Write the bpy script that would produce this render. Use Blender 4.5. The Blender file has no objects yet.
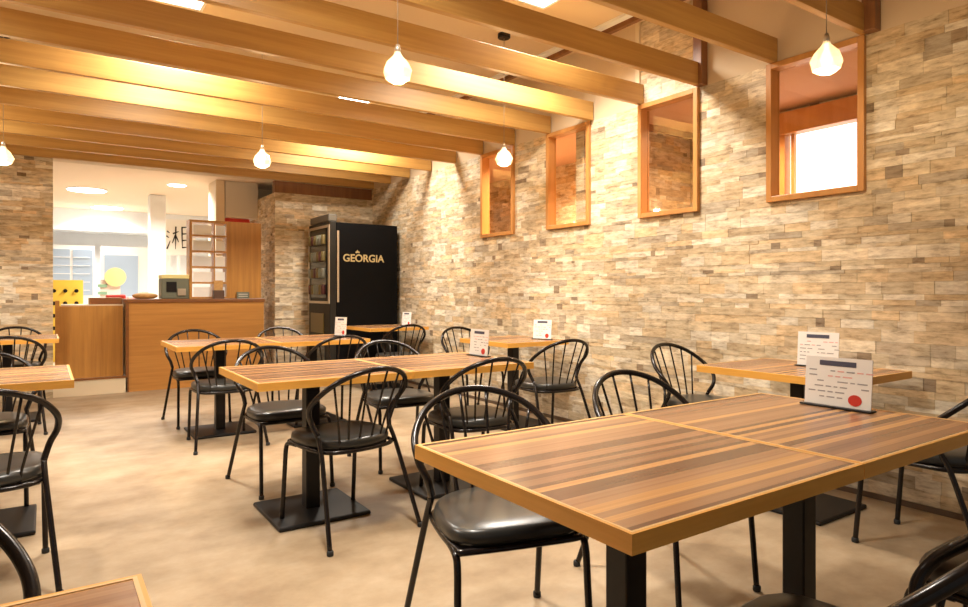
import bpy, math, random
from mathutils import Vector, Matrix
random.seed(7)
S = bpy.context.scene
COL = S.collection
PI = math.pi

# ------------------------------------------------------------ camera, world, light, exposure
FPX = 644.0
YAW = math.atan(439 / 644)
cam_d = bpy.data.cameras.new('camera'); cam = bpy.data.objects.new('camera', cam_d); COL.objects.link(cam)
cam.location = (0, 0, 1.12)
cam.rotation_euler = (PI / 2, 0, -YAW)
cam_d.sensor_width = 36; cam_d.lens = 36 * FPX / 968; cam_d.clip_start = 0.05
cam_d.shift_y = -11.5 / 968
S.camera = cam
w = bpy.data.worlds.new('world'); S.world = w; w.use_nodes = True
w.node_tree.nodes['Background'].inputs[0].default_value = (1.0, 0.96, 0.90, 1)
w.node_tree.nodes['Background'].inputs[1].default_value = 0.22
S.view_settings.view_transform = 'Standard'; S.view_settings.look = 'None'
S.view_settings.gamma = 1.0; S.view_settings.use_curve_mapping = False
S.view_settings.exposure = 0.1

def area(loc, sx, sy, power, col, rot=(0, 0, 0)):
    l = bpy.data.lights.new('area_light', 'AREA'); l.shape = 'RECTANGLE'; l.size = sx; l.size_y = sy
    l.energy = power; l.color = col; l.spread = 2.55
    o = bpy.data.objects.new('area_light', l); COL.objects.link(o); o.location = loc; o.rotation_euler = rot
    return o
WARM = (1.0, 0.93, 0.82)
PANELS = [(0.75, 4.81), (2.77, 3.39), (2.70, 6.32), (0.75, 1.95), (-1.2, 6.4), (-1.2, 3.4)]  # last three are out of view, added on the same grid to light the room
for (x, y) in PANELS:
    area((x, y, 3.10), 0.34, 0.34, 64, WARM)
# the store hall behind the counter and the corridor behind the wall
for (x, y) in [(0.5, 10.9), (1.5, 9.7), (0.9, 13.0), (3.4, 12.0)]:
    area((x, y, 2.56), 0.5, 0.5, 60, (1.0, 0.92, 0.82))
for (x, y, p_) in [(4.45, 1.2, 18), (4.5, 3.0, 50), (4.4, 5.2, 130)]:
    area((x, y, 2.58), 0.3, 0.3, p_, (1.0, 0.66, 0.40))

# ------------------------------------------------------------ materials
def mat(name, col=(.5, .5, .5), rough=.5, metal=0.0, spec=.5):
    m = bpy.data.materials.new(name); m.use_nodes = True
    b = m.node_tree.nodes['Principled BSDF']
    b.inputs['Base Color'].default_value = (*col, 1); b.inputs['Roughness'].default_value = rough
    b.inputs['Metallic'].default_value = metal; b.inputs['Specular IOR Level'].default_value = spec
    return m
def N(m, t, **k):
    n = m.node_tree.nodes.new(t)
    for a, v in k.items(): setattr(n, a, v)
    return n
def L(m, a, b): m.node_tree.links.new(a, b)
def coords(m, scale=(1, 1, 1), rot=(0, 0, 0), kind='Object'):
    tc = N(m, 'ShaderNodeTexCoord'); mp = N(m, 'ShaderNodeMapping')
    mp.inputs['Scale'].default_value = scale; mp.inputs['Rotation'].default_value = rot
    L(m, tc.outputs[kind], mp.inputs['Vector']); return mp.outputs[0]
def ramp(m, fac, stops, interp='LINEAR'):
    r = N(m, 'ShaderNodeValToRGB'); cr = r.color_ramp; cr.interpolation = interp
    while len(cr.elements) < len(stops): cr.elements.new(0.5)
    for e, (p, c) in zip(cr.elements, stops): e.position = p; e.color = (*c, 1)
    L(m, fac, r.inputs[0]); return r.outputs[0]
def noise(m, vec, scale, detail=4, rough=.5):
    n = N(m, 'ShaderNodeTexNoise'); n.inputs['Scale'].default_value = scale
    n.inputs['Detail'].default_value = detail; n.inputs['Roughness'].default_value = rough
    L(m, vec, n.inputs['Vector']); return n.outputs['Fac']
def bsdf(m): return m.node_tree.nodes['Principled BSDF']
def bump(m, h, st=.2, dist=.01):
    b = N(m, 'ShaderNodeBump'); b.inputs['Strength'].default_value = st; b.inputs['Distance'].default_value = dist
    L(m, h, b.inputs['Height']); L(m, b.outputs[0], bsdf(m).inputs['Normal'])
def wood(name, c1, c2, scale=(1, 14, 14), rough=.4, sc=2.0):
    m = mat(name, c1, rough)
    v = coords(m, scale); f = noise(m, v, sc, 5, .6)
    L(m, ramp(m, f, [(.3, c1), (.7, c2)]), bsdf(m).inputs['Base Color']); return m
def emit(name, col, st):
    m = mat(name, col, .5); b = bsdf(m)
    b.inputs['Emission Color'].default_value = (*col, 1); b.inputs['Emission Strength'].default_value = st
    return m

M = {}
M['beam'] = wood('beam_wood', (.60, .355, .105), (.45, .24, .065), (.6, 16, 16), .42, 1.6)
M['darkwood'] = wood('dark_wood', (.30, .13, .045), (.20, .08, .03), (12, 12, 1), .4)
M['frame'] = wood('window_frame_wood', (.62, .30, .09), (.50, .22, .06), (8, 8, 1), .35)
M['panel'] = wood('counter_wood', (.56, .27, .065), (.44, .195, .045), (1, 1, 26), .38, 1.4)
M['panel_v'] = wood('counter_wood_vertical', (.55, .27, .06), (.40, .18, .04), (24, 24, 1), .35, 1.2)
M['edge'] = wood('table_edge_wood', (.84, .44, .09), (.72, .34, .055), (2, 2, 30), .35, 2)
M['inlay'] = mat('table_line', (.78, .50, .22), .35)
M['counter_top'] = wood('counter_top_wood', (.26, .10, .03), (.20, .075, .025), (1, 20, 20), .3)
M['cream'] = mat('cream_laminate', (.74, .62, .44), .45)
M['plaster'] = mat('beige_plaster', (.66, .52, .35), .8)
M['ceil'] = mat('ceiling_plaster', (.68, .54, .36), .85)
M['hallceil'] = mat('hall_ceiling_paint', (.80, .64, .48), .8)
M['white'] = mat('white_paint', (.80, .82, .84), .6)
M['black'] = mat('black_metal', (.010, .008, .008), .4, 0, .3)
M['tube'] = mat('dark_bronze_tube', (.014, .010, .009), .24, .3, .5)
M['rubber'] = mat('black_rubber', (.015, .015, .015), .7)
M['vinyl'] = mat('black_vinyl', (.030, .029, .026), .30)
M['base'] = mat('black_cast_base', (.010, .009, .009), .45, 0, .3)
M['gold'] = mat('gold_lettering', (.55, .43, .20), .45)
M['vend'] = mat('vending_black', (.003, .003, .0035), .6, 0, .12)
M['silver'] = mat('brushed_silver', (.55, .48, .38), .35, .7)
M['glassdark'] = mat('dark_glass', (.035, .035, .03), .12)
M['paper'] = mat('white_paper', (.86, .84, .80), .6)
M['ink'] = mat('grey_ink', (.35, .33, .33), .7)
M['navy'] = mat('navy_print', (.07, .07, .11), .6)
M['red'] = mat('red_print', (.60, .035, .02), .5)
M['pink'] = mat('pink_print', (.78, .42, .38), .6)
M['yellow'] = mat('yellow_board', (.88, .62, .08), .5)
M['paleyellow'] = mat('pale_yellow', (.88, .80, .35), .5)
M['blue'] = mat('blue_grey', (.36, .48, .66), .5)
M['grey'] = mat('grey_panel', (.66, .62, .55), .5)
M['greygreen'] = mat('grey_green', (.16, .17, .12), .5)
M['green'] = mat('green_print', (.30, .55, .38), .5)
M['wicker'] = wood('wicker', (.62, .36, .12), (.45, .24, .08), (40, 40, 40), .7)
M['lamp_on'] = emit('ceiling_diffuser', (1, .93, .82), 7)
M['bulb'] = emit('bulb_glow', (1, .80, .50), 4)
M['daylight'] = emit('daylit_frosted_pane', (.92, .96, 1.0), 2.2)
M['cord'] = mat('white_cord', (.35, .28, .2), .6)

# striped laminate
m = M['stripe'] = mat('striped_laminate', (.4, .2, .1), .27, spec=.5)
v = coords(m, (.10, 1, 1)); wob = noise(m, coords(m, (.9, 3, 1)), 1.5, 2)
sp = N(m, 'ShaderNodeSeparateXYZ'); L(m, v, sp.inputs[0]); oi = N(m, 'ShaderNodeObjectInfo')
ma = N(m, 'ShaderNodeMath', operation='MULTIPLY_ADD'); L(m, oi.outputs['Random'], ma.inputs[0]); ma.inputs[1].default_value = 3.0; L(m, sp.outputs['Y'], ma.inputs[2])
mb = N(m, 'ShaderNodeMath', operation='MULTIPLY_ADD'); L(m, wob, mb.inputs[0]); mb.inputs[1].default_value = .012; L(m, ma.outputs[0], mb.inputs[2])
vo = N(m, 'ShaderNodeTexVoronoi', voronoi_dimensions='1D'); vo.inputs['Scale'].default_value = 40; L(m, mb.outputs[0], vo.inputs['W'])
sc_ = N(m, 'ShaderNodeSeparateColor'); L(m, vo.outputs['Color'], sc_.inputs[0]); f = sc_.outputs[0]
c1 = ramp(m, f, [(.0, (.17, .085, .048)), (.14, (.40, .22, .115)), (.40, (.33, .175, .092)), (.58, (.27, .14, .075)), (.68, (.66, .36, .14)), (.84, (.20, .10, .055)), (.92, (.48, .26, .13))], 'CONSTANT')
v2 = coords(m, (1.2, 120, 1)); f2 = noise(m, v2, 1.0, 4, .6)
mx = N(m, 'ShaderNodeMix', data_type='RGBA', blend_type='MULTIPLY'); mx.inputs['Factor'].default_value = .85
L(m, c1, mx.inputs['A']); L(m, ramp(m, f2, [(.3, (.72, .66, .6)), (.7, (1, 1, 1))]), mx.inputs['B'])
L(m, mx.outputs['Result'], bsdf(m).inputs['Base Color'])
# floor
m = M['floor'] = mat('stone_vinyl_floor', (.6, .47, .3), .30, spec=.35)
v = coords(m, (1, 1.2, 1)); f = noise(m, v, 2.6, 9, .66)
L(m, ramp(m, f, [(.32, (.27, .19, .115)), (.5, (.365, .27, .17)), (.68, (.44, .34, .23))]), bsdf(m).inputs['Base Color'])
L(m, ramp(m, noise(m, v, 5, 4), [(.3, (.40, .40, .40)), (.7, (.55, .55, .55))]), bsdf(m).inputs['Roughness'])
bump(m, noise(m, v, 30, 4), .04)
# stacked stone: colour per stone (attribute) broken up by streaks along the courses
def stone_mat(name, tint):
    m = mat(name, (.6, .48, .34), .78)
    at = N(m, 'ShaderNodeAttribute', attribute_name='stone')
    v = coords(m, (7, 7, 30)); f = noise(m, v, 1.3, 7, .7)
    v2 = coords(m, (1, 1, 2.2)); f2 = noise(m, v2, 9, 5, .6)
    a = N(m, 'ShaderNodeMix', data_type='RGBA', blend_type='MULTIPLY'); a.inputs['Factor'].default_value = 1
    L(m, at.outputs['Color'], a.inputs['A']); L(m, ramp(m, f, [(.30, (.42, .35, .28)), (.46, (.88, .84, .78)), (.62, (1.12, 1.12, 1.1))]), a.inputs['B'])
    b = N(m, 'ShaderNodeMix', data_type='RGBA', blend_type='MULTIPLY'); b.inputs['Factor'].default_value = 1
    L(m, a.outputs['Result'], b.inputs['A']); L(m, ramp(m, f2, [(.3, tuple(.78 * t for t in tint)), (.6, tint)]), b.inputs['B'])
    L(m, b.outputs['Result'], bsdf(m).inputs['Base Color']); bump(m, f, .5, .006); return m
M['stone'] = stone_mat('stacked_stone', (1, 1, 1))
# clear panes
def clear(name, col, gl, tr=.92):
    m = bpy.data.materials.new(name); m.use_nodes = True; t = m.node_tree
    for n in list(t.nodes):
        if n.type != 'OUTPUT_MATERIAL': t.nodes.remove(n)
    out = [n for n in t.nodes if n.type == 'OUTPUT_MATERIAL'][0]
    a = t.nodes.new('ShaderNodeBsdfTransparent'); a.inputs[0].default_value = (*col, 1)
    g = t.nodes.new('ShaderNodeBsdfGlossy'); g.inputs['Roughness'].default_value = .03
    mx = t.nodes.new('ShaderNodeMixShader'); mx.inputs[0].default_value = gl
    t.links.new(a.outputs[0], mx.inputs[1]); t.links.new(g.outputs[0], mx.inputs[2]); t.links.new(mx.outputs[0], out.inputs[0])
    return m
M['glass'] = clear('window_glass', (.95, .93, .9), .06)
# glowing frosted lamp glass
m = bpy.data.materials.new('lamp_glass'); m.use_nodes = True; t = m.node_tree; M['lampglass'] = m
b = t.nodes['Principled BSDF']; b.inputs['Base Color'].default_value = (.9, .8, .6, 1); b.inputs['Roughness'].default_value = .15
b.inputs['Emission Color'].default_value = (1, .80, .50, 1); b.inputs['Emission Strength'].default_value = .4
a = t.nodes.new('ShaderNodeBsdfTransparent'); mx = t.nodes.new('ShaderNodeMixShader'); mx.inputs[0].default_value = .7
out = [n for n in t.nodes if n.type == 'OUTPUT_MATERIAL'][0]
t.links.new(a.outputs[0], mx.inputs[1]); t.links.new(b.outputs[0], mx.inputs[2]); t.links.new(mx.outputs[0], out.inputs[0])

# ------------------------------------------------------------ mesh helpers
class MB:
    def __init__(s): s.v = []; s.f = []; s.sm = []
    def add(s, vs, fs, smooth=False):
        o = len(s.v); s.v += [tuple(p) for p in vs]; s.f += [tuple(i + o for i in f) for f in fs]; s.sm += [smooth] * len(fs); return s
    def box(s, x0, x1, y0, y1, z0, z1):
        v = [(x, y, z) for z in (z0, z1) for (x, y) in ((x0, y0), (x1, y0), (x1, y1), (x0, y1))]
        return s.add(v, [(3, 2, 1, 0), (4, 5, 6, 7), (0, 1, 5, 4), (1, 2, 6, 5), (2, 3, 7, 6), (3, 0, 4, 7)])
    def tube(s, pts, r, n=10, cap=True):
        pts = [Vector(p) for p in pts]; rs = r if isinstance(r, (list, tuple)) else [r] * len(pts)
        T = []
        for i in range(len(pts)):
            a = pts[max(i - 1, 0)]; b = pts[min(i + 1, len(pts) - 1)]; T.append((b - a).normalized())
        u = T[0].orthogonal().normalized(); vs = []
        for i, p in enumerate(pts):
            u = (u - T[i] * u.dot(T[i])).normalized(); w_ = T[i].cross(u)
            for k in range(n):
                a = 2 * PI * k / n; vs.append(p + (u * math.cos(a) + w_ * math.sin(a)) * rs[i])
        fs = []
        for i in range(len(pts) - 1):
            for k in range(n):
                fs.append((i * n + k, i * n + (k + 1) % n, (i + 1) * n + (k + 1) % n, (i + 1) * n + k))
        s.add(vs, fs, True)
        if cap:
            o = len(s.v) - len(vs)
            s.f.append(tuple(o + k for k in reversed(range(n)))); s.sm.append(False)
            e = o + (len(pts) - 1) * n; s.f.append(tuple(e + k for k in range(n))); s.sm.append(False)
        return s
    def lathe(s, prof, n=24, c=(0, 0), smooth=True):
        vs = []; 
        for (r, z) in prof:
            for k in range(n):
                a = 2 * PI * k / n; vs.append((c[0] + r * math.cos(a), c[1] + r * math.sin(a), z))
        fs = []
        for i in range(len(prof) - 1):
            for k in range(n): fs.append((i * n + k, i * n + (k + 1) % n, (i + 1) * n + (k + 1) % n, (i + 1) * n + k))
        s.add(vs, fs, smooth)
        o = len(s.v) - len(vs)
        s.f.append(tuple(o + k for k in reversed(range(n)))); s.sm.append(False)
        e = o + (len(prof) - 1) * n; s.f.append(tuple(e + k for k in range(n))); s.sm.append(False)
        return s
    def rings(s, rings, smooth=True):
        n = len(rings[0]); vs = [p for r in rings for p in r]; fs = []
        for i in range(len(rings) - 1):
            for k in range(n): fs.append((i * n + k, i * n + (k + 1) % n, (i + 1) * n + (k + 1) % n, (i + 1) * n + k))
        s.add(vs, fs, smooth); o = len(s.v) - len(vs)
        s.f.append(tuple(o + k for k in reversed(range(n)))); s.sm.append(smooth)
        e = o + (len(rings) - 1) * n; s.f.append(tuple(e + k for k in range(n))); s.sm.append(smooth)
        return s
    def build(s, name, m, parent=None, bevel=0, loc=None, rot=None):
        me = bpy.data.meshes.new(name); me.from_pydata(s.v, [], s.f); me.update()
        me.polygons.foreach_set('use_smooth', s.sm); me.materials.append(m)
        o = bpy.data.objects.new(name, me); COL.objects.link(o)
        if parent: o.parent = parent
        if loc: o.location = loc
        if rot: o.rotation_euler = rot
        if bevel:
            b = o.modifiers.new('bevel', 'BEVEL'); b.width = bevel; b.segments = 2; b.limit_method = 'ANGLE'; b.angle_limit = .9
        return o
def B(*a): return MB().box(*a)
def spline(P, n=8):
    P = [Vector(p) for p in P]; Q = [P[0] * 2 - P[1]] + P + [P[-1] * 2 - P[-2]]; out = []
    for i in range(1, len(Q) - 2):
        a, b, c, d = Q[i - 1:i + 3]
        for k in range(n):
            t = k / n; out.append(.5 * ((2 * b) + (c - a) * t + (2 * a - 5 * b + 4 * c - d) * t * t + (3 * b - a - 3 * c + d) * t ** 3))
    out.append(P[-1]); return out
def tag(o, label=None, cat=None, group=None, kind=None):
    if label: o['label'] = label
    if cat: o['category'] = cat
    if group: o['group'] = group
    if kind: o['kind'] = kind
    return o
def thing(name, loc, label, cat, rz=0, group=None):
    o = bpy.data.objects.new(name, None); COL.objects.link(o); o.location = loc; o.rotation_euler = (0, 0, rz)
    o.empty_display_size = .1
    return tag(o, label, cat, group)
def struct(o): o['kind'] = 'structure'; return o
def copy_tree(o, parent=None):
    c = o.copy(); COL.objects.link(c)
    if parent: c.parent = parent
    for ch in [x for x in list(COL.objects) if x.parent == o]: copy_tree(ch, c)
    return c
def text(body, size, m, name, parent, loc, rot, ext=.002):
    cu = bpy.data.curves.new(name, 'FONT'); cu.body = body; cu.size = size; cu.extrude = ext; cu.align_x = 'CENTER'; cu.align_y = 'CENTER'; cu.offset = size * .018
    t = bpy.data.objects.new(name, cu); COL.objects.link(t)
    dg = bpy.context.evaluated_depsgraph_get(); me = bpy.data.meshes.new_from_object(t.evaluated_get(dg))
    bpy.data.objects.remove(t); me.materials.clear(); me.materials.append(m)
    o = bpy.data.objects.new(name, me); COL.objects.link(o); o.parent = parent; o.location = loc; o.rotation_euler = rot
    return o

# ------------------------------------------------------------ stacked stone walls, every stone a raised block
PAL = [((.72, .60, .42), 4), ((.80, .69, .52), 4), ((.66, .52, .34), 3), ((.76, .58, .36), 2.8), ((.56, .47, .35), 1.8), ((.84, .76, .62), 2.4), ((.36, .27, .18), .6)]
def stone_wall(name, P, U, Nn, u0, u1, z0, z1, holes=(), thick=.1, seed=1, m='stone', tint=None):
    """P point on the face at u=0,z=0; U direction along the wall; Nn outward normal"""
    rnd = random.Random(seed); P = Vector(P); U = Vector(U); Nn = Vector(Nn)
    zs = sorted(set([z0, z1] + [h[2] for h in holes] + [h[3] for h in holes])); zs = [z for z in zs if z0 <= z <= z1]
    rows = []
    for a, b in zip(zs, zs[1:]):
        z = a
        while z < b - 1e-6:
            h = rnd.choice((.022, .03, .038, .05, .066)); 
            if b - z - h < .02: h = b - z
            rows.append((z, min(z + h, b))); z += h
    vs, fs, cs = [], [], []
    def q(pts, c):
        o = len(vs); vs.extend(pts); fs.append(tuple(range(o, o + len(pts)))); cs.append(c)
    def pt(u, z, d): return tuple(P + U * u + Nn * d + Vector((0, 0, z)))
    flip = U.cross(Vector((0, 0, 1))).dot(Nn) < 0
    def quad(a, b, c, d, col):
        q([a, b, c, d] if not flip else [d, c, b, a], col)
    for (a, b) in rows:
        iv = [(u0, u1)]
        for (h0, h1, hz0, hz1) in holes:
            if hz0 - 1e-6 <= a and b <= hz1 + 1e-6:
                n_ = []
                for (p, r) in iv:
                    if h1 <= p or h0 >= r: n_.append((p, r)); continue
                    if h0 > p: n_.append((p, h0))
                    if h1 < r: n_.append((h1, r))
                iv = n_
        for (p, r) in iv:
            u = p
            while u < r - 1e-6:
                c = rnd.choices([x[0] for x in PAL], [x[1] for x in PAL])[0]
                wd = rnd.uniform(.08, .27)
                if c == PAL[-1][0]: wd = rnd.uniform(.04, .09)
                e = min(u + wd, r)
                if r - e < .03: e = r
                d = rnd.uniform(.001, .0042); k = rnd.uniform(.84, 1.1); c = (c[0] * k, c[1] * k, c[2] * k, 1); g = .0006
                A, Bp, C_, D = pt(u + g, a + g, d), pt(e - g, a + g, d), pt(e - g, b - g, d), pt(u + g, b - g, d)
                A0, B0, C0, D0 = pt(u, a, 0), pt(e, a, 0), pt(e, b, 0), pt(u, b, 0)
                quad(A, Bp, C_, D, c); quad(A0, B0, Bp, A, c); quad(B0, C0, C_, Bp, c); quad(C0, D0, D, C_, c); quad(D0, A0, A, D, c)
                # body behind the face
                A1, B1, C1, D1 = pt(u, a, -thick), pt(e, a, -thick), pt(e, b, -thick), pt(u, b, -thick)
                quad(D1, C1, B1, A1, c)
                if u == p: quad(A1, A0, D0, D1, c)
                if e == r: quad(B0, B1, C1, C0, c)
                quad(D0, C0, C1, D1, c) if (b in zs) else None
                quad(A1, B1, B0, A0, c) if (a in zs) else None
                u = e
    me = bpy.data.meshes.new(name); me.from_pydata(vs, [], fs)
    at = me.color_attributes.new('stone', 'FLOAT_COLOR', 'CORNER')
    data = []
    for f_, c in zip(fs, cs): data += list(c) * len(f_)
    at.data.foreach_set('color', data); me.update(); me.materials.append(M[m])
    o = bpy.data.objects.new(name, me); COL.objects.link(o); return struct(o)

W = 3.73        # right wall
YB = 8.2        # wall beside the counter opening
ZT = 2.53       # beam underside / top of the stone
ZC = 3.16       # ceiling
WIN = [(1.74, 2.32), (2.83, 3.37), (3.90, 4.45), (4.94, 5.50)]
SILL = 1.675
# right wall with four openings
stone_wall('wall_right', (W, 0, 0), (0, 1, 0), (-1, 0, 0), -2.2, 8.35, 0, ZT,
           [(a, b, SILL, ZT) for a, b in WIN], thick=.06, seed=3)
stone_wall('wall_right_upper', (W, 0, 0), (0, 1, 0), (-1, 0, 0), 2.83, 3.37, ZT, ZC, thick=.06, seed=9)
struct(MB().box(W, W + .06, 1.74, 2.83, ZT, ZC).box(W, W + .06, 3.37, 8.35, ZT, ZC).box(W, W + .06, -2.2, 1.74, ZT, ZC).build('wall_right_plaster', M['plaster']))
struct(B(-4.2, W + .06, -2.2, 8.35, ZC, ZC + .08).build('ceiling', M['ceil']))
struct(B(-4.2, 5.4, -2.2, YB + .02, -.06, 0).build('floor', M['floor']))
struct(B(-4.3, -4.2, -2.2, 8.35, 0, ZC).build('wall_left', M['plaster']))
# front walls beside the opening
stone_wall('wall_front_left', (0, YB, 0), (1, 0, 0), (0, -1, 0), -4.2, .07, 0, ZT, thick=.15, seed=5)
stone_wall('wall_front_right', (0, YB, 0), (1, 0, 0), (0, -1, 0), 2.40, W, 0, 2.38, thick=.15, seed=6)
stone_wall('wall_front_return', (2.40, YB, 0), (0, 1, 0), (-1, 0, 0), .0, 1.3, 0, 2.38, thick=.1, seed=8)
struct(B(2.40, W, YB + .02, YB + .12, 2.38, ZT).build('trim_1', M['darkwood']))
struct(B(-4.2, W, YB, YB + .15, ZT, ZC).build('wall_front_header', M['plaster']))
struct(B(W - .022, W - .014, -2.2, 8.19, 0.001, .03).build('baseboard_right', mat('dark_brown_skirting', (.12, .075, .045), .5)))
# shadow gap and white rail on the ceiling beside the wall
struct(B(3.50, 3.56, -2.2, 8.18, ZC - .022, ZC).build('trim_2', M['white']))
struct(B(3.60, 3.64, -2.2, 8.18, ZC - .035, ZC).build('trim_3', M['darkwood']))
# posts above the stone
for i, y in enumerate((1.70, 2.80)):
    struct(B(W - .07, W - .002, y - .035, y + .035, ZT, ZC - .001).build('trim_%d' % (4 + i), M['darkwood'], bevel=.004))
struct(B(W - .02, W - .002, 3.36, 3.40, ZT + .16, ZC - .001).build('trim_6', M['cream']))

# windows: deep timber lining, frame proud of the stone, a pane
for i, (a, b) in enumerate(WIN):
    t_ = .035; fr = MB()
    fr.box(W - .03, W + .065, a, a + t_, SILL, ZT).box(W - .03, W + .065, b - t_, b, SILL, ZT)
    fr.box(W - .03, W + .065, a + t_, b - t_, SILL, SILL + t_).box(W - .03, W + .065, a + t_, b - t_, ZT - t_, ZT)
    o = struct(fr.build('window_%d' % (i + 1), M['frame'], bevel=.003))
    B(W + .04, W + .046, a + t_, b - t_, SILL + t_, ZT - t_).build('window_pane', M['glass'], o)

# corridor behind the right wall
stone_wall('wall_corridor', (5.2, 0, 0), (0, 1, 0), (-1, 0, 0), -2.2, 8.35, 0, 2.66, [(2.44, 3.08, 1.90, 2.52)], thick=.1, seed=12)
struct(B(W + .06, 5.4, -2.2, 8.35, 2.66, 2.74).build('ceiling_corridor', mat('corridor_ceiling', (.66, .42, .30), .8)))
stone_wall('wall_corridor_cross', (W + .06, 4.05, 0), (1, 0, 0), (0, -1, 0), 0, 5.19 - W - .06, 0, 2.60, thick=.1, seed=15)
struct(B(W + .07, 5.19, 4.02, 4.16, 2.60, 2.66).build('trim_12', M['darkwood']))
struct(B(W + .06, 5.3, 8.2, 8.35, 0, 2.66).build('wall_corridor_end', M['plaster']))
wf = MB()
wf.box(5.12, 5.3, 2.40, 2.46, 1.86, 2.56).box(5.12, 5.3, 3.04, 3.12, 1.86, 2.56).box(5.12, 5.3, 2.46, 3.04, 1.86, 1.92).box(5.10, 5.3, 2.36, 3.16, 2.44, 2.62).box(5.16, 5.2, 2.98, 3.01, 1.92, 2.50)
o = struct(wf.build('window_5', M['frame'], bevel=.004))
B(5.21, 5.22, 2.46, 3.04, 1.92, 2.50).build('window_pane', M['daylight'], o)

# hall beyond the opening
struct(B(-4.2, 6.0, YB + .02, 14.2, -.06, .165).build('floor_hall', mat('hall_floor_tile', (.68, .60, .48), .35)))
struct(B(-4.2, 6.0, YB + .15, 14.2, 2.60, 2.68).build('ceiling_hall', M['hallceil']))
struct(B(-4.2, 6.0, 14.2, 14.3, 0, 2.68).build('wall_hall', M['white']))
struct(B(2.25, 6.0, 9.5, 9.6, .165, 2.60).build('wall_hall_side', mat('hall_cream_paint', (.82, .70, .52), .6)))
struct(B(.07, .76, YB - .012, YB + .02, 0, .165).build('trim_7', M['cream']))
struct(B(.05, .76, YB - .02, YB + .06, .165, .18).build('trim_8', M['counter_top']))
struct(B(-4.2, 6.0, 13.5, 14.19, 2.22, 2.60).build('trim_9', M['white']))
struct(B(1.98, 2.40, 9.0, 9.46, 2.12, 2.60).build('trim_10', M['grey']))
struct(B(1.86, 1.97, 9.0, 9.46, 1.6, 2.60).build('trim_11', M['cream']))

# ------------------------------------------------------------ ceiling beams
ORD = ['first', 'second', 'third', 'fourth', 'fifth', 'sixth', 'seventh', 'eighth', 'ninth', 'tenth', 'eleventh', 'twelfth', 'thirteenth', 'fourteenth', 'fifteenth', 'sixteenth']
beams = [1.205 + .5355 * i for i in range(0, 13)] + [8.165]
bm0 = None
EXT = {2: ' ending at the window with the daylit view', 5: ' ending over the window second from the camera'}
nb = len(beams)
for i, y in enumerate(beams):
    if bm0 is None:
        bm0 = B(-4.2, W - .002, -.02, .02, 0, .15).build('ceiling_beam', M['beam'], bevel=.003); o = bm0
    else:
        o = bm0.copy(); COL.objects.link(o)
    o.location = (random.uniform(-.01, 0), y, ZT + .001)
    k = nb - 1 - i
    tag(o, 'long golden wooden beam under the ceiling, %s counting from the counter wall' % ORD[k], 'beam', 'wooden ceiling beams')

# ------------------------------------------------------------ ceiling lights
def panel_light(x, y, z, label, cat='ceiling light', s=.17, group='recessed ceiling lights'):
    t = thing('ceiling_light', (x, y, z), label, cat, group=group)
    fr = MB(); e = s + .02
    fr.box(-e, e, -e, -s, -.012, 0).box(-e, e, s, e, -.012, 0).box(-e, -s, -s, s, -.012, 0).box(s, e, -s, s, -.012, 0)
    fr.build('trim_ring', M['white'], t); B(-s, s, -s, s, -.008, 0).build('diffuser', M['lamp_on'], t)
PL = ['square ceiling light at the top left of the picture above the beams', 'square ceiling light at the top middle of the picture near the long wall',
      'small ceiling light seen between beams above the tables at the back', 'ceiling light overhead nearest the camera',
      'ceiling light over the far left tables', 'ceiling light over the middle left tables']
for (x, y), lb in zip(PANELS, PL): panel_light(x, y, ZC, lb)
for (x, y), lb in zip([(.5, 10.9), (1.5, 9.7), (.9, 13.0)], ['round bright ceiling light at the left in the hall behind the counter', 'small ceiling light in the hall nearest above the shelf',
        'ceiling light farthest back in the hall behind the counter']):
    t = thing('hall_downlight', (x, y, 2.60), lb, 'ceiling light', group='hall ceiling lights')
    r_ = .11 if x > 1.2 else .24
    MB().lathe([(r_ + .02, -.012), (r_ + .02, 0)], 32).build('trim_ring', M['white'], t)
    MB().lathe([(r_, -.02), (r_, -.011)], 32).build('diffuser', M['lamp_on'], t)

# pendants
def pendant(x, y, z, label, sc=1.0):
    t = thing('pendant_lamp', (x, y, z), label, 'pendant lamp', group='faceted glass pendant lamps')
    MB().lathe([(.045, ZC - z - .035), (.05, ZC - z - .03), (.05, ZC - z)], 20).build('canopy', M['black'], t)
    MB().tube([(0, 0, .115), (0, 0, ZC - z - .03)], .0022, 6).build('cord', M['cord'], t)
    MB().lathe([(.014, .075), (.014, .10), (.008, .12)], 16).build('socket', M['silver'], t)
    sh = MB(); prof = [(.030, -.062), (.058, -.046), (.071, -.008), (.052, .036), (.022, .066), (.014, .085)]
    vs = []; n = 8
    for j, (r, zz) in enumerate(prof):
        for k in range(n):
            a = 2 * PI * (k + (.5 if j % 2 else 0)) / n; vs.append((r * math.cos(a), r * math.sin(a), zz))
    fs = []
    for j in range(len(prof) - 1):
        for k in range(n):
            a0, a1 = j * n + k, j * n + (k + 1) % n; b0, b1 = (j + 1) * n + k, (j + 1) * n + (k + 1) % n
            if j % 2 == 0: fs += [(a0, a1, b0), (a1, b1, b0)]
            else: fs += [(a0, b1, b0), (a0, a1, b1)]
    fs.append(tuple(reversed(range(n))))
    sh.add(vs, fs).build('shade', M['lampglass'], t)
    MB().lathe([(.008, -.03), (.022, -.018), (.026, 0), (.02, .022), (.012, .045), (.012, .075)], 14).build('bulb', M['bulb'], t)
    l = bpy.data.lights.new('pendant_glow', 'POINT'); l.energy = 11; l.color = (1, .74, .42); l.shadow_soft_size = .05
    o = bpy.data.objects.new('pendant_glow', l); COL.objects.link(o); o.parent = t; o.location = (0, 0, -.09)
pendant(2.95, 1.55, 2.18, 'glowing faceted glass pendant lamp hanging before the daylit window at the right')
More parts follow.
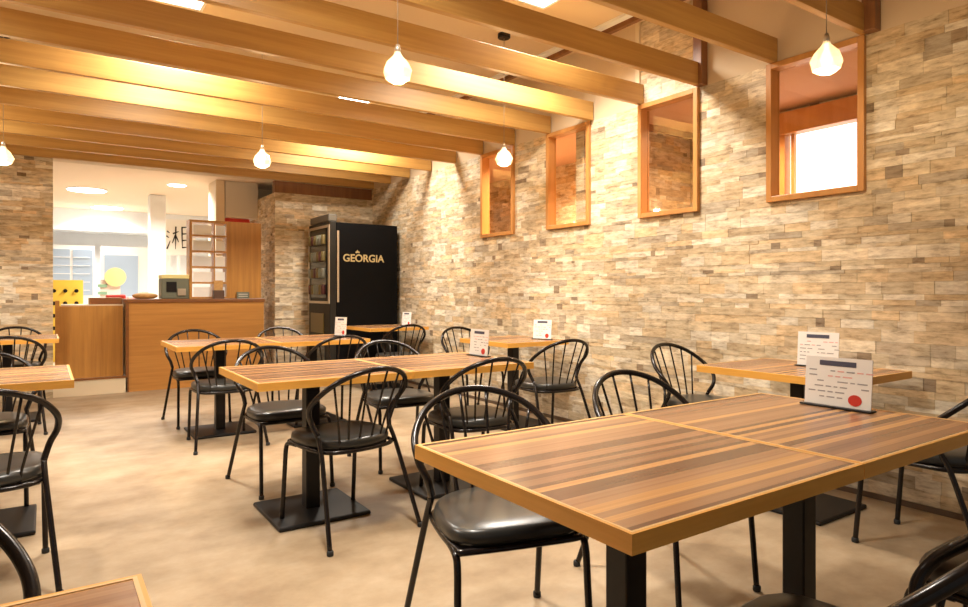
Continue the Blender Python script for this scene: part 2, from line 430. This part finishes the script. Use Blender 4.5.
pendant(1.39, 2.77, 2.18, 'glowing faceted glass pendant lamp hanging over the middle of the room')
pendant(1.44, 5.27, 2.18, 'glowing faceted glass pendant lamp hanging above the table row before the counter')
pendant(3.0, 4.12, 2.18, 'glowing faceted glass pendant lamp near the long wall between the two farther windows')
pendant(-.27, 6.3, 2.18, 'glowing faceted glass pendant lamp cut by the left edge of the picture')

# glowing ball modelled behind the pane in place of a pendant's reflection
o = MB().lathe([(.02, -.05), (.045, -.035), (.05, 0), (.04, .03), (.02, .045)], 16).build('globe_lamp', M['bulb'], loc=(4.85, 3.6, 2.60))
tag(o, 'small round glowing lamp seen through the second window from the camera', 'lamp')
MB().tube([(0, 0, .04), (0, 0, .0598)], .01, 8).build('stem', M['silver'], o)

# ------------------------------------------------------------ tables
def table(x0, x1, y0, y1, label, group=None, bx=None, by=None, T=.72):
    cx, cy = (x0 + x1) / 2, (y0 + y1) / 2; a, b = (x1 - x0) / 2, (y1 - y0) / 2
    t = thing('dining_table', (cx, cy, 0), label, 'table', group=group)
    top = B(-a + .004, a - .004, -b + .004, b - .004, T - .034, T - .001).build('tabletop', M['stripe'], t)
    e = .006; eb = MB(); z0, z1 = T - .036, T
    eb.box(-a, a, -b, -b + e, z0, z1).box(-a, a, b - e, b, z0, z1).box(-a, -a + e, -b + e, b - e, z0, z1).box(a - e, a, -b + e, b - e, z0, z1)
    ed = eb.build('edge_band', M['edge'], t)
    ln = MB(); g = .012; zt = T + .0004; zb = T - .002
    ln.box(-a + e, a - e, -b + e, -b + g, zb, zt).box(-a + e, a - e, b - g, b - e, zb, zt).box(-a + e, -a + g, -b + g, b - g, zb, zt).box(a - g, a - e, -b + g, b - g, zb, zt)
    ln.build('border_line', M['inlay'], ed)
    px, py = (bx if bx is not None else 0), (by if by is not None else 0)
    B(px - .15, px + .15, py - .15, py + .15, T - .045, T - .036).build('mounting_plate', M['black'], t)
    B(px - .036, px + .036, py - .036, py + .036, .022, T - .045).build('column', M['black'], t, bevel=.005)
    B(px - .23, px + .23, py - .23, py + .23, 0.0005, .022).build('base_plate', M['base'], t, bevel=.008)
    return t
table(.80, 1.574, .74, 1.495, 'large striped wood table in the foreground, its corner nearest the camera')
table(1.577, 2.35, .74, 1.495, 'striped wood table joined to the right of the foreground one, menu card on it')
table(.765, 1.53, 2.87, 3.63, 'wooden table in the middle of the room, left one of the joined pair', bx=-.02, by=-.02)
table(1.533, 2.30, 2.87, 3.63, 'wooden table in the middle of the room with a menu card at its right end')
table(.785, 1.54, 5.10, 5.86, 'wooden table before the counter, left one of the back pair')
table(1.543, 2.30, 5.10, 5.86, 'wooden table of the back pair, the one with a narrow menu card')
table(2.95, 3.62, 1.47, 2.26, 'wooden table against the stone wall behind the foreground table')
table(2.97, 3.60, 4.03, 4.73, 'small wooden table against the stone wall under the farther windows')
table(2.93, 3.66, 6.50, 7.18, 'wooden table by the wall in front of the black vending machine')
table(-.64, .11, 3.47, 4.22, 'pale wooden table at the left edge of the picture, middle distance')
table(-.64, .10, 6.62, 7.36, 'small far wooden table at the left edge near the counter opening')
table(-.64, .113, .28, 1.03, 'corner of a striped wood table at the bottom left of the picture')

# ------------------------------------------------------------ chairs
def mirror(P): return [(-x, y, z) for (x, y, z) in P]
def make_chair():
    t = thing('dining_chair', (0, 0, 0), 'x', 'chair')
    # cushion: rounded square, slightly narrower and rounder at the back
    def ring(sc, z, n=40):
        out = []
        for k in range(n):
            a = 2 * PI * k / n; c, s_ = math.cos(a), math.sin(a); p = 4.6 if s_ > 0 else 2.5
            r = (abs(c) ** p + abs(s_) ** p) ** (-1 / p)
            out.append((.208 * sc * r * c * (1 if s_ > 0 else 1 - .08 * abs(s_)), .205 * sc * r * s_, z))
        return out
    MB().rings([ring(.92, .411), ring(.985, .413), ring(1.0, .422), ring(1.0, .437), ring(.98, .448), ring(.92, .4555), ring(.6, .460), ring(.2, .461)]).build('seat', M['vinyl'], t)
    MB().rings([ring(.93, .390), ring(.96, .392), ring(.965, .410), ring(.93, .4115)]).build('seat_pan', M['black'], t)
    r = .0108
    # frame under the seat: a closed loop of tube
    lp = [(-.19, .17), (-.200, 0), (-.185, -.13), (-.12, -.185), (0, -.199), (.12, -.185), (.185, -.13), (.200, 0), (.19, .17), (.15, .196), (-.15, .196), (-.19, .17)]
    MB().tube(spline([(x, y, .400) for x, y in lp], 5), r * .95, 8).build('seat_frame', M['tube'], t)
    F_ = [(-.195, .10, .398), (-.196, .165, .394), (-.196, .196, .367), (-.198, .207, .25), (-.202, .227, .004)]
    R_ = [(-.196, -.10, .47), (-.202, -.14, .40), (-.216, -.19, .27), (-.245, -.285, .004)]
    for P in (F_, mirror(F_), R_, mirror(R_)):
        q = spline(P, 7); lg = MB().tube(q, r, 10).build('leg', M['tube'], t)
        e = Vector(q[-1]); MB().lathe([(.0135, .0005), (.0145, .004), (.0145, .018), (.012, .022)], 12, (e.x, e.y)).build('rubber_foot', M['rubber'], lg)
    H = [(-.196, -.10, .47), (-.216, -.075, .53), (-.241, -.10, .59), (-.236, -.168, .655), (-.182, -.24, .722), (-.096, -.285, .762), (0, -.30, .775)]
    hp = H + mirror(H[:-1])[::-1]; hs = spline(hp, 8)
    MB().tube(hs, .0122, 12).build('back_hoop', M['tube'], t)
    def hoop_at(x):
        c = [p for p in hs if p.z > .66]; return min(c, key=lambda p: abs(p.x - x))
    for xt, xb in ((-.19, -.125), (-.13, -.085), (-.05, -.032), (.05, .032), (.13, .085), (.19, .125)):
        h = hoop_at(xt); yb = -.188 + .35 * xb * xb * 4
        b0 = Vector((xb, yb, .396)); b1 = Vector((xb * 1.05, yb - .008, .47))
        MB().tube(spline([b0, b1, (h.x, h.y + .004, h.z - .004)], 5), .0052, 7).build('spindle', M['tube'], t)
    return t
CH = [
 (1.18, 1.64, PI - .28, 'black padded chair at the left end of the foreground table, seat tucked under it'),
 (2.02, 1.66, PI - .08, 'black chair behind the joint of the foreground tables, only hoop back showing'),
 (1.20, .625, .1, 'black hoop back chair cut by the bottom right corner, nearest the camera'),
 (1.97, .53, 0, 'black chair at the bottom right, behind the nearest chair back, brown lit seat'),
 (3.20, 1.22, 0, 'black chair at the right edge of the picture beside the wall table'),
 (1.19, 2.95, .18, 'black hoop back chair in the centre, back to camera, before the middle table'),
 (1.95, 2.98, -.05, 'black chair before the right half of the middle table, seen over the foreground chair'),
 (1.16, 3.78, PI + .03, 'black chair behind the left half of the middle table, shiny seat below the top'),
 (1.93, 3.84, PI - .1, 'black chair behind the right half of the middle table, its back against the dark'),
 (1.10, 5.06, 0, 'black chair before the left end of the back table, back to camera'),
 (1.93, 5.06, .05, 'black chair before the right end of the back table, back to camera'),
 (1.10, 5.97, PI, 'black chair behind the back table on the left, before the wooden counter'),
 (1.86, 5.97, PI, 'black chair behind the back table, small hoop against the far stone wall'),
 (3.15, 6.27, 0, 'black chair at the small table beneath the vending machine'),
 (3.13, 3.74, -.08, 'black chair with full back seen before the small wall table under the windows'),
 (3.30, 5.02, PI, 'black chair behind the small wall table, half hidden by a menu card'),
 (3.37, 2.54, PI, 'black chair by the stone wall at the far side of the near wall table'),
 (-.20, 3.12, 0, 'black chair at the left edge with rounded seat before the pale table'),
 (-.28, 4.28, PI, 'black chair behind the pale table at the left edge'),
 (-.24, 6.40, 0, 'black chair before the far left table, hoop against the stone'),
 (-.24, 7.46, PI, 'black chair farthest back at the left edge behind the far left table'),
 (-.26, 1.14, PI, 'thick black hoop of a chair in the bottom left corner behind the table corner'),
]
ch0 = make_chair()
for i, (x, y, a, lb) in enumerate(CH):
    o = ch0 if i == 0 else copy_tree(ch0)
    o.location = (x, y, 0); o.rotation_euler = (0, 0, a); o['label'] = lb; o['group'] = 'black hoop back dining chairs'

# ------------------------------------------------------------ menu cards in black stands (card faces -x in local space)
def menu(x, y, rz, w_, h_, label, z=.7205):
    t = thing('menu_card', (x, y, z), label, 'menu', rz, 'white menu cards on the tables')
    B(-.022, .022, -w_ / 2 - .008, w_ / 2 + .008, 0, .006).build('stand', M['black'], t, bevel=.002)
    sh = .014
    card = MB().add([(-.002 + 0, -w_ / 2, .006), (.002, -w_ / 2, .006), (.002, w_ / 2, .006), (-.002, w_ / 2, .006),
                     (-.002 + sh, -w_ / 2, h_), (.002 + sh, -w_ / 2, h_), (.002 + sh, w_ / 2, h_), (-.002 + sh, w_ / 2, h_)],
                    [(3, 2, 1, 0), (4, 5, 6, 7), (0, 1, 5, 4), (1, 2, 6, 5), (2, 3, 7, 6), (3, 0, 4, 7)]).build('card', M['paper'], t)
    def spot(name, m_, y0, y1, z0, z1, d=.0012):
        def X(zz): return -.002 + sh * (zz - .006) / (h_ - .006)
        vs = [(X(z0) - d, y0, z0), (X(z0) - d, y1, z0), (X(z1) - d, y1, z1), (X(z1) - d, y0, z1),
              (X(z0) - .0001, y0, z0), (X(z0) - .0001, y1, z0), (X(z1) - .0001, y1, z1), (X(z1) - .0001, y0, z1)]
        return MB().add(vs, [(0, 1, 2, 3), (7, 6, 5, 4), (0, 4, 5, 1), (1, 5, 6, 2), (2, 6, 7, 3), (3, 7, 4, 0)]).build(name, m_, card)
    spot('title_bar', M['navy'], -w_ * .27, w_ * .28, h_ * .83, h_ * .93)
    rnd = random.Random(int(x * 100 + y * 10))
    for r in range(6):
        z1 = h_ * (.74 - r * .105); yy = w_ * .44
        while yy > -w_ * .42:
            ln = rnd.uniform(.05, .16) * w_
            if rnd.random() > .28 and not (r > 3 and yy < -w_ * .02): spot('print_line', M['pink'] if r < 2 and rnd.random() < .5 else M['ink'], yy - ln, yy, z1 - .0042, z1, .0008)
            yy -= ln + .02 * w_ + .004
    k = 18; vs = []; R1, R2 = w_ * .10, h_ * .11; yc, zc = -w_ * .27, h_ * .19
    for dd in (.0014, .0001):
        for j in range(k):
            a = 2 * PI * j / k; zz = zc + R2 * math.sin(a); vs.append((-.002 + sh * (zz - .006) / (h_ - .006) - dd, yc + R1 * math.cos(a), zz))
    MB().add(vs, [tuple(range(k)), tuple(reversed(range(k, 2 * k)))] + [(j, (j + 1) % k, k + (j + 1) % k, k + j) for j in range(k)]).build('red_seal', M['red'], card)
    return t
menu(2.255, 1.15, 0, .225, .172, 'large white menu card with red seal standing on the foreground table')
menu(3.40, 1.835, 0.1, .21, .185, 'white menu card on the wall table, behind the large menu card')
menu(2.24, 3.35, .0, .20, .165, 'white menu card at the right end of the middle table')
menu(3.47, 4.22, .4, .17, .165, 'white menu card on the small wall table under the farther windows')
menu(2.22, 5.58, .5, .13, .17, 'narrow white menu card on the back table before the vending machine')
menu(3.55, 6.85, .3, .15, .16, 'small white menu card on the table beside the vending machine')

# ------------------------------------------------------------ vending machine
M['can_a'] = mat('dark_red_can', (.07, .015, .012), .4); M['can_b'] = mat('brown_gold_can', (.14, .10, .03), .4); M['can_c'] = mat('pale_can', (.17, .16, .12), .4)
v_ = thing('vending_machine', (3.24, 7.72, 0), 'tall black drinks vending machine with gold lettering in the far corner', 'vending machine')
B(-.38, .42, -.42, .32, .04, 1.95).build('cabinet', M['vend'], v_, bevel=.008)
B(-.36, .40, -.38, .28, 0.0005, .04).build('plinth', M['black'], v_)
dr = B(-.46, -.382, -.419, .32, .06, 1.96).build('door', mat('vending_door', (.025, .022, .018), .5, 0, .2), v_, bevel=.01)
B(-.465, -.36, -.38, .26, 1.963, 2.05).build('header', mat('vending_header', (.12, .105, .08), .5), v_, bevel=.01)
B(-.468, -.461, -.30, .22, 1.05, 1.88).build('display_window', M['glassdark'], dr)
lt = MB().box(-.472, -.460, -.41, -.37, .98, 1.92).box(-.472, -.460, .27, .31, .98, 1.92).box(-.472, -.460, -.37, .27, .98, 1.01).box(-.472, -.460, -.37, .27, 1.89, 1.92)
lt.build('light_strip', M['silver'], dr)
for r in range(4):
    for k in range(6):
        c = MB().lathe([(.028, 0), (.03, .01), (.03, .10), (.022, .118)], 12).build('sample_can', [M['can_a'], M['can_b'], M['can_c'], M['greygreen'], M['can_b']][(r * 2 + k) % 5], dr, loc=(-.488, -.27 + k * .088, 1.09 + r * .20))
B(-.472, -.461, -.22, .22, .62, .86).build('coin_panel', M['can_b'], dr)
B(-.472, -.461, -.26, .26, .22, .50).build('delivery_flap', M['glassdark'], dr)
B(-.375, -.35, -.4225, -.4202, 1.0, 1.85).build('side_stripe', M['silver'], v_)
text('GEORGIA', .124, M['gold'], 'lettering', v_, (-.035, -.4215, 1.525), (PI / 2, 0, 0))
lf = MB()
for k, (dx, dz, hh) in enumerate(((-.012, .0, .018), (.004, .004, .03), (.022, 0, .018))):
    lf.add([(dx - .009 - .075, 0, dz), (dx - .075, 0, dz - .009), (dx + .009 - .075, 0, dz), (dx - .075, 0, dz + hh), (dx - .087, .002, dz), (dx - .075, .002, dz - .012), (dx - .063, .002, dz), (dx - .075, .002, dz + hh)],
           [(0, 1, 2, 3), (7, 6, 5, 4), (0, 4, 5, 1), (1, 5, 6, 2), (2, 6, 7, 3), (3, 7, 4, 0)])
lf.build('emblem', M['gold'], v_, loc=(-.045, -.4235, 1.598))

# ------------------------------------------------------------ counter and what stands on it
c = thing('service_counter', (1.51, 8.5, 0), 'wide wooden service counter with dark top in the opening', 'counter')
B(-.75, .75, -.30, -.27, .0005, 1.0).build('front_panel', M['panel'], c)
B(-.75, -.72, -.27, .30, .17, 1.0).build('side_panel', M['panel_v'], c); B(.72, .75, -.27, .30, .17, 1.0).build('side_panel', M['panel_v'], c)
B(-.76, .76, -.315, .32, 1.0, 1.04).build('worktop', M['counter_top'], c, bevel=.004)
B(-.765, -.735, -.312, -.27, .0005, 1.0).build('corner_post', M['counter_top'], c)
g = thing('counter_gate', (.42, 8.42, .166), 'low wooden half-height panel left of the service counter', 'panel')
B(-.33, .315, -.02, .02, 0, .80).build('board', M['panel_v'], g, bevel=.003)
B(-.33, -.29, -.03, .03, .0, .86).build('post', M['panel'], g)
o = tag(B(-.16, .16, -.13, .13, 0, .075).build('wooden_box', M['counter_top'], bevel=.004, loc=(.575, 8.62, .98)), 'reddish brown wooden box behind the low panel', 'box')
o2 = thing('low_counter', (.46, 8.66, .166), 'low counter behind the half-height wooden panel', 'counter')
B(-.30, .28, -.2, .2, 0, .78).build('body', M['panel'], o2); B(-.31, .285, -.21, .21, .78, .8138).build('worktop', M['cream'], o2)

s = thing('display_shelf', (1.87, 8.46, 1.0405), 'wooden rack with open cubbies and a solid side panel standing on the counter', 'shelf')
hh = .95
fr = MB().box(-.44, -.41, -.1, .1, 0, hh).box(-.02, .01, -.1, .1, 0, hh).box(-.41, -.02, -.1, .1, hh - .03, hh).box(-.41, -.02, -.1, .1, 0, .02)
fr.build('frame', M['panel_v'], s)
for k in range(4): B(-.41, -.02, -.1, .1, .19 * (k + 1) - .01, .19 * (k + 1) + .012).build('shelf_board', M['panel_v'], s)
B(-.165, -.15, -.1, .1, .02, hh - .03).build('divider', M['panel_v'], s)
B(.01, .40, -.1, .1, 0, hh).build('solid_panel', M['panel_v'], s, bevel=.004)
for k in range(5):
    for j, (a, b) in enumerate(((-.395, -.19), (-.14, -.035))):
        o = B(0, b - a, 0, .004, 0, .12).build('leaflet', [M['paper'], M['white'], M['paper'], M['paper'], M['white']][(k * 2 + j) % 5], loc=(1.87 + a, 8.37, 1.0405 + .19 * k + (.022 if k == 0 else .014)))
        tag(o, '%s leaflet stack in the %s row of the counter rack, counted from the bottom' % (('wide left', 'narrow right')[j], ORD[k]), 'leaflet', 'leaflets in the counter rack')
o = B(-.075, .075, -.012, .012, 0, .08).build('counter_sign', M['greygreen'], bevel=.003, loc=(2.04, 8.33, 1.0405)); tag(o, 'small grey green sign on the counter before the solid panel', 'sign')
for k in range(2): B(-.055, .055, -.0132, -.0121, .022 + k * .026, .030 + k * .026).build('print_line', M['grey'], o)
o = thing('card_holder', (1.745, 8.30, 1.0405), 'small dark box topped by a pale card on the counter', 'box')
B(-.06, .06, -.045, .045, 0, .10).build('body', mat('dark_brown_box', (.10, .05, .03), .5), o, bevel=.004); B(-.05, .05, -.005, .005, .10, .22).build('card', M['wicker'], o)
o = thing('coffee_machine', (1.29, 8.50, 1.0405), 'dark machine with yellow green top strip on the counter', 'machine')
B(-.16, .14, -.13, .13, 0, .24).build('body', M['greygreen'], o, bevel=.01); B(-.16, .14, -.13, .13, .24, .285).build('top_strip', M['paleyellow'], o, bevel=.004)
B(-.11, .0, -.137, -.131, .08, .20).build('front_plate', M['black'], o); B(.01, .10, -.15, -.131, .04, .12).build('spout', M['silver'], o)
o = MB().lathe([(.09, 0), (.13, .02), (.135, .045), (.10, .06), (.03, .075)], 20).build('wicker_tray', M['wicker'], loc=(.97, 8.48, 1.0405)); tag(o, 'low tan woven tray on the left end of the counter', 'tray')
o = B(-.09, .09, -.09, .09, 0, .16).build('paper_bag', M['paper'], bevel=.02, loc=(1.40, 8.29, 1.0405)) if False else None

# ------------------------------------------------------------ things in the bright hall
y9 = 10.6
d_ = thing('yellow_display_rack', (.22, y9, .1655), 'yellow display rack with rows of black dots in the hall at left', 'rack')
B(-.20, .22, -.03, .03, 0, 1.12).build('board', M['yellow'], d_)
for r in range(4):
    for k in range(3): MB().lathe([(.022, 0), (.026, .03)], 12).build('knob', M['black'], d_, loc=(-.12 + k * .13, -.03, .46 + r * .17), rot=(PI / 2, 0, 0))
o = thing('tall_cabinet', (.66, 13.2, .1655), 'blue grey glazed cabinet far back in the hall', 'cabinet')
B(-.65, .05, -.2, .2, 0, 1.75).build('body', M['white'], o)
for k in range(2): B(-.60 + k * .33, -.31 + k * .33, -.215, -.201, .9, 1.68).build('door', M['blue'], o)
for k in range(5): B(-.6, -.02, -.222, -.216, .98 + k * .14, .99 + k * .14).build('shelf_edge', M['white'], o)
o = thing('white_partition', (1.15, 13.0, .1655), 'pale blue white partition beyond the counter', 'partition')
B(-.35, .75, -.05, .05, 0, 1.75).build('panel', M['white'], o); B(-.30, .22, -.058, -.051, .8, 1.6).build('glass', M['blue'], o)
o = B(-.11, .11, -.11, .11, 0, 2.433).build('white_column', M['white'], bevel=.01, loc=(1.42, 11.0, .1655)); tag(o, 'slim white column standing in the bright hall', 'column')
o = thing('promo_stand', (.72, 10.2, .1655), 'stand with a pale yellow disc and green stripes in the hall', 'stand')
B(-.10, .14, -.02, .02, 0, 1.12).build('board', M['paper'], o)
MB().lathe([(.13, 0), (.13, .02)], 24).build('yellow_disc', M['paleyellow'], o, loc=(.08, -.02, 1.16), rot=(PI / 2, 0, 0))
for k in range(4): B(-.13, -.02, -.03, -.021, .72 + k * .1, .76 + k * .1).build('green_stripe', M['green'], o)
o = thing('red_bin', (.86, 9.75, .1655), 'low shelf unit with pink and red goods in the hall', 'shelf')
B(-.22, .25, -.12, .12, 0, .82).build('body', M['paper'], o); B(-.20, .02, -.10, .10, .82, .92).build('red_goods', M['red'], o, bevel=.02); B(.04, .22, -.10, .10, .82, .89).build('pink_goods', M['pink'], o, bevel=.02)
# calligraphy scroll on its own small board
o = thing('calligraphy_sign', (1.865, 11.9, 1.42), 'white sign with black brush characters in the hall behind the counter', 'sign')
B(-.24, .26, -.015, .015, .32, .92).build('board', M['paper'], o); B(-.02, .02, -.01, .01, -1.253, .32).build('post', M['white'], o)
ch = MB()
def st(x0, z0, x1, z1, r=.012): ch.tube([(x0, -.018, z0), ((x0 + x1) / 2, -.018, (z0 + z1) / 2), (x1, -.018, z1)], [r, r * .8, r * .4], 6)
for (a, b_, c_, d2) in [(-.18, .72, -.14, .69), (-.19, .64, -.15, .61), (-.18, .42, -.13, .56), (-.09, .68, .0, .72), (-.045, .80, -.05, .42), (-.05, .66, -.10, .52), (-.05, .66, .0, .54),
                      (.05, .80, .055, .44), (.05, .79, .14, .80), (.14, .80, .145, .44), (.05, .68, .14, .69), (.05, .57, .14, .58), (.05, .45, .14, .46), (.19, .74, .19, .48), (.17, .62, .22, .64)]:
    st(a, b_, c_, d2)
ch.build('brush_characters', M['black'], o)
o = B(-.16, .16, -.06, .06, 0, .17).build('red_sign', M['red'], bevel=.004, loc=(2.17, 9.2, 1.95)); tag(o, 'red sign box peeking over the top of the counter rack', 'sign')
B(-.02, .02, -.02, .02, -1.7845, 0).build('post', M['grey'], o)
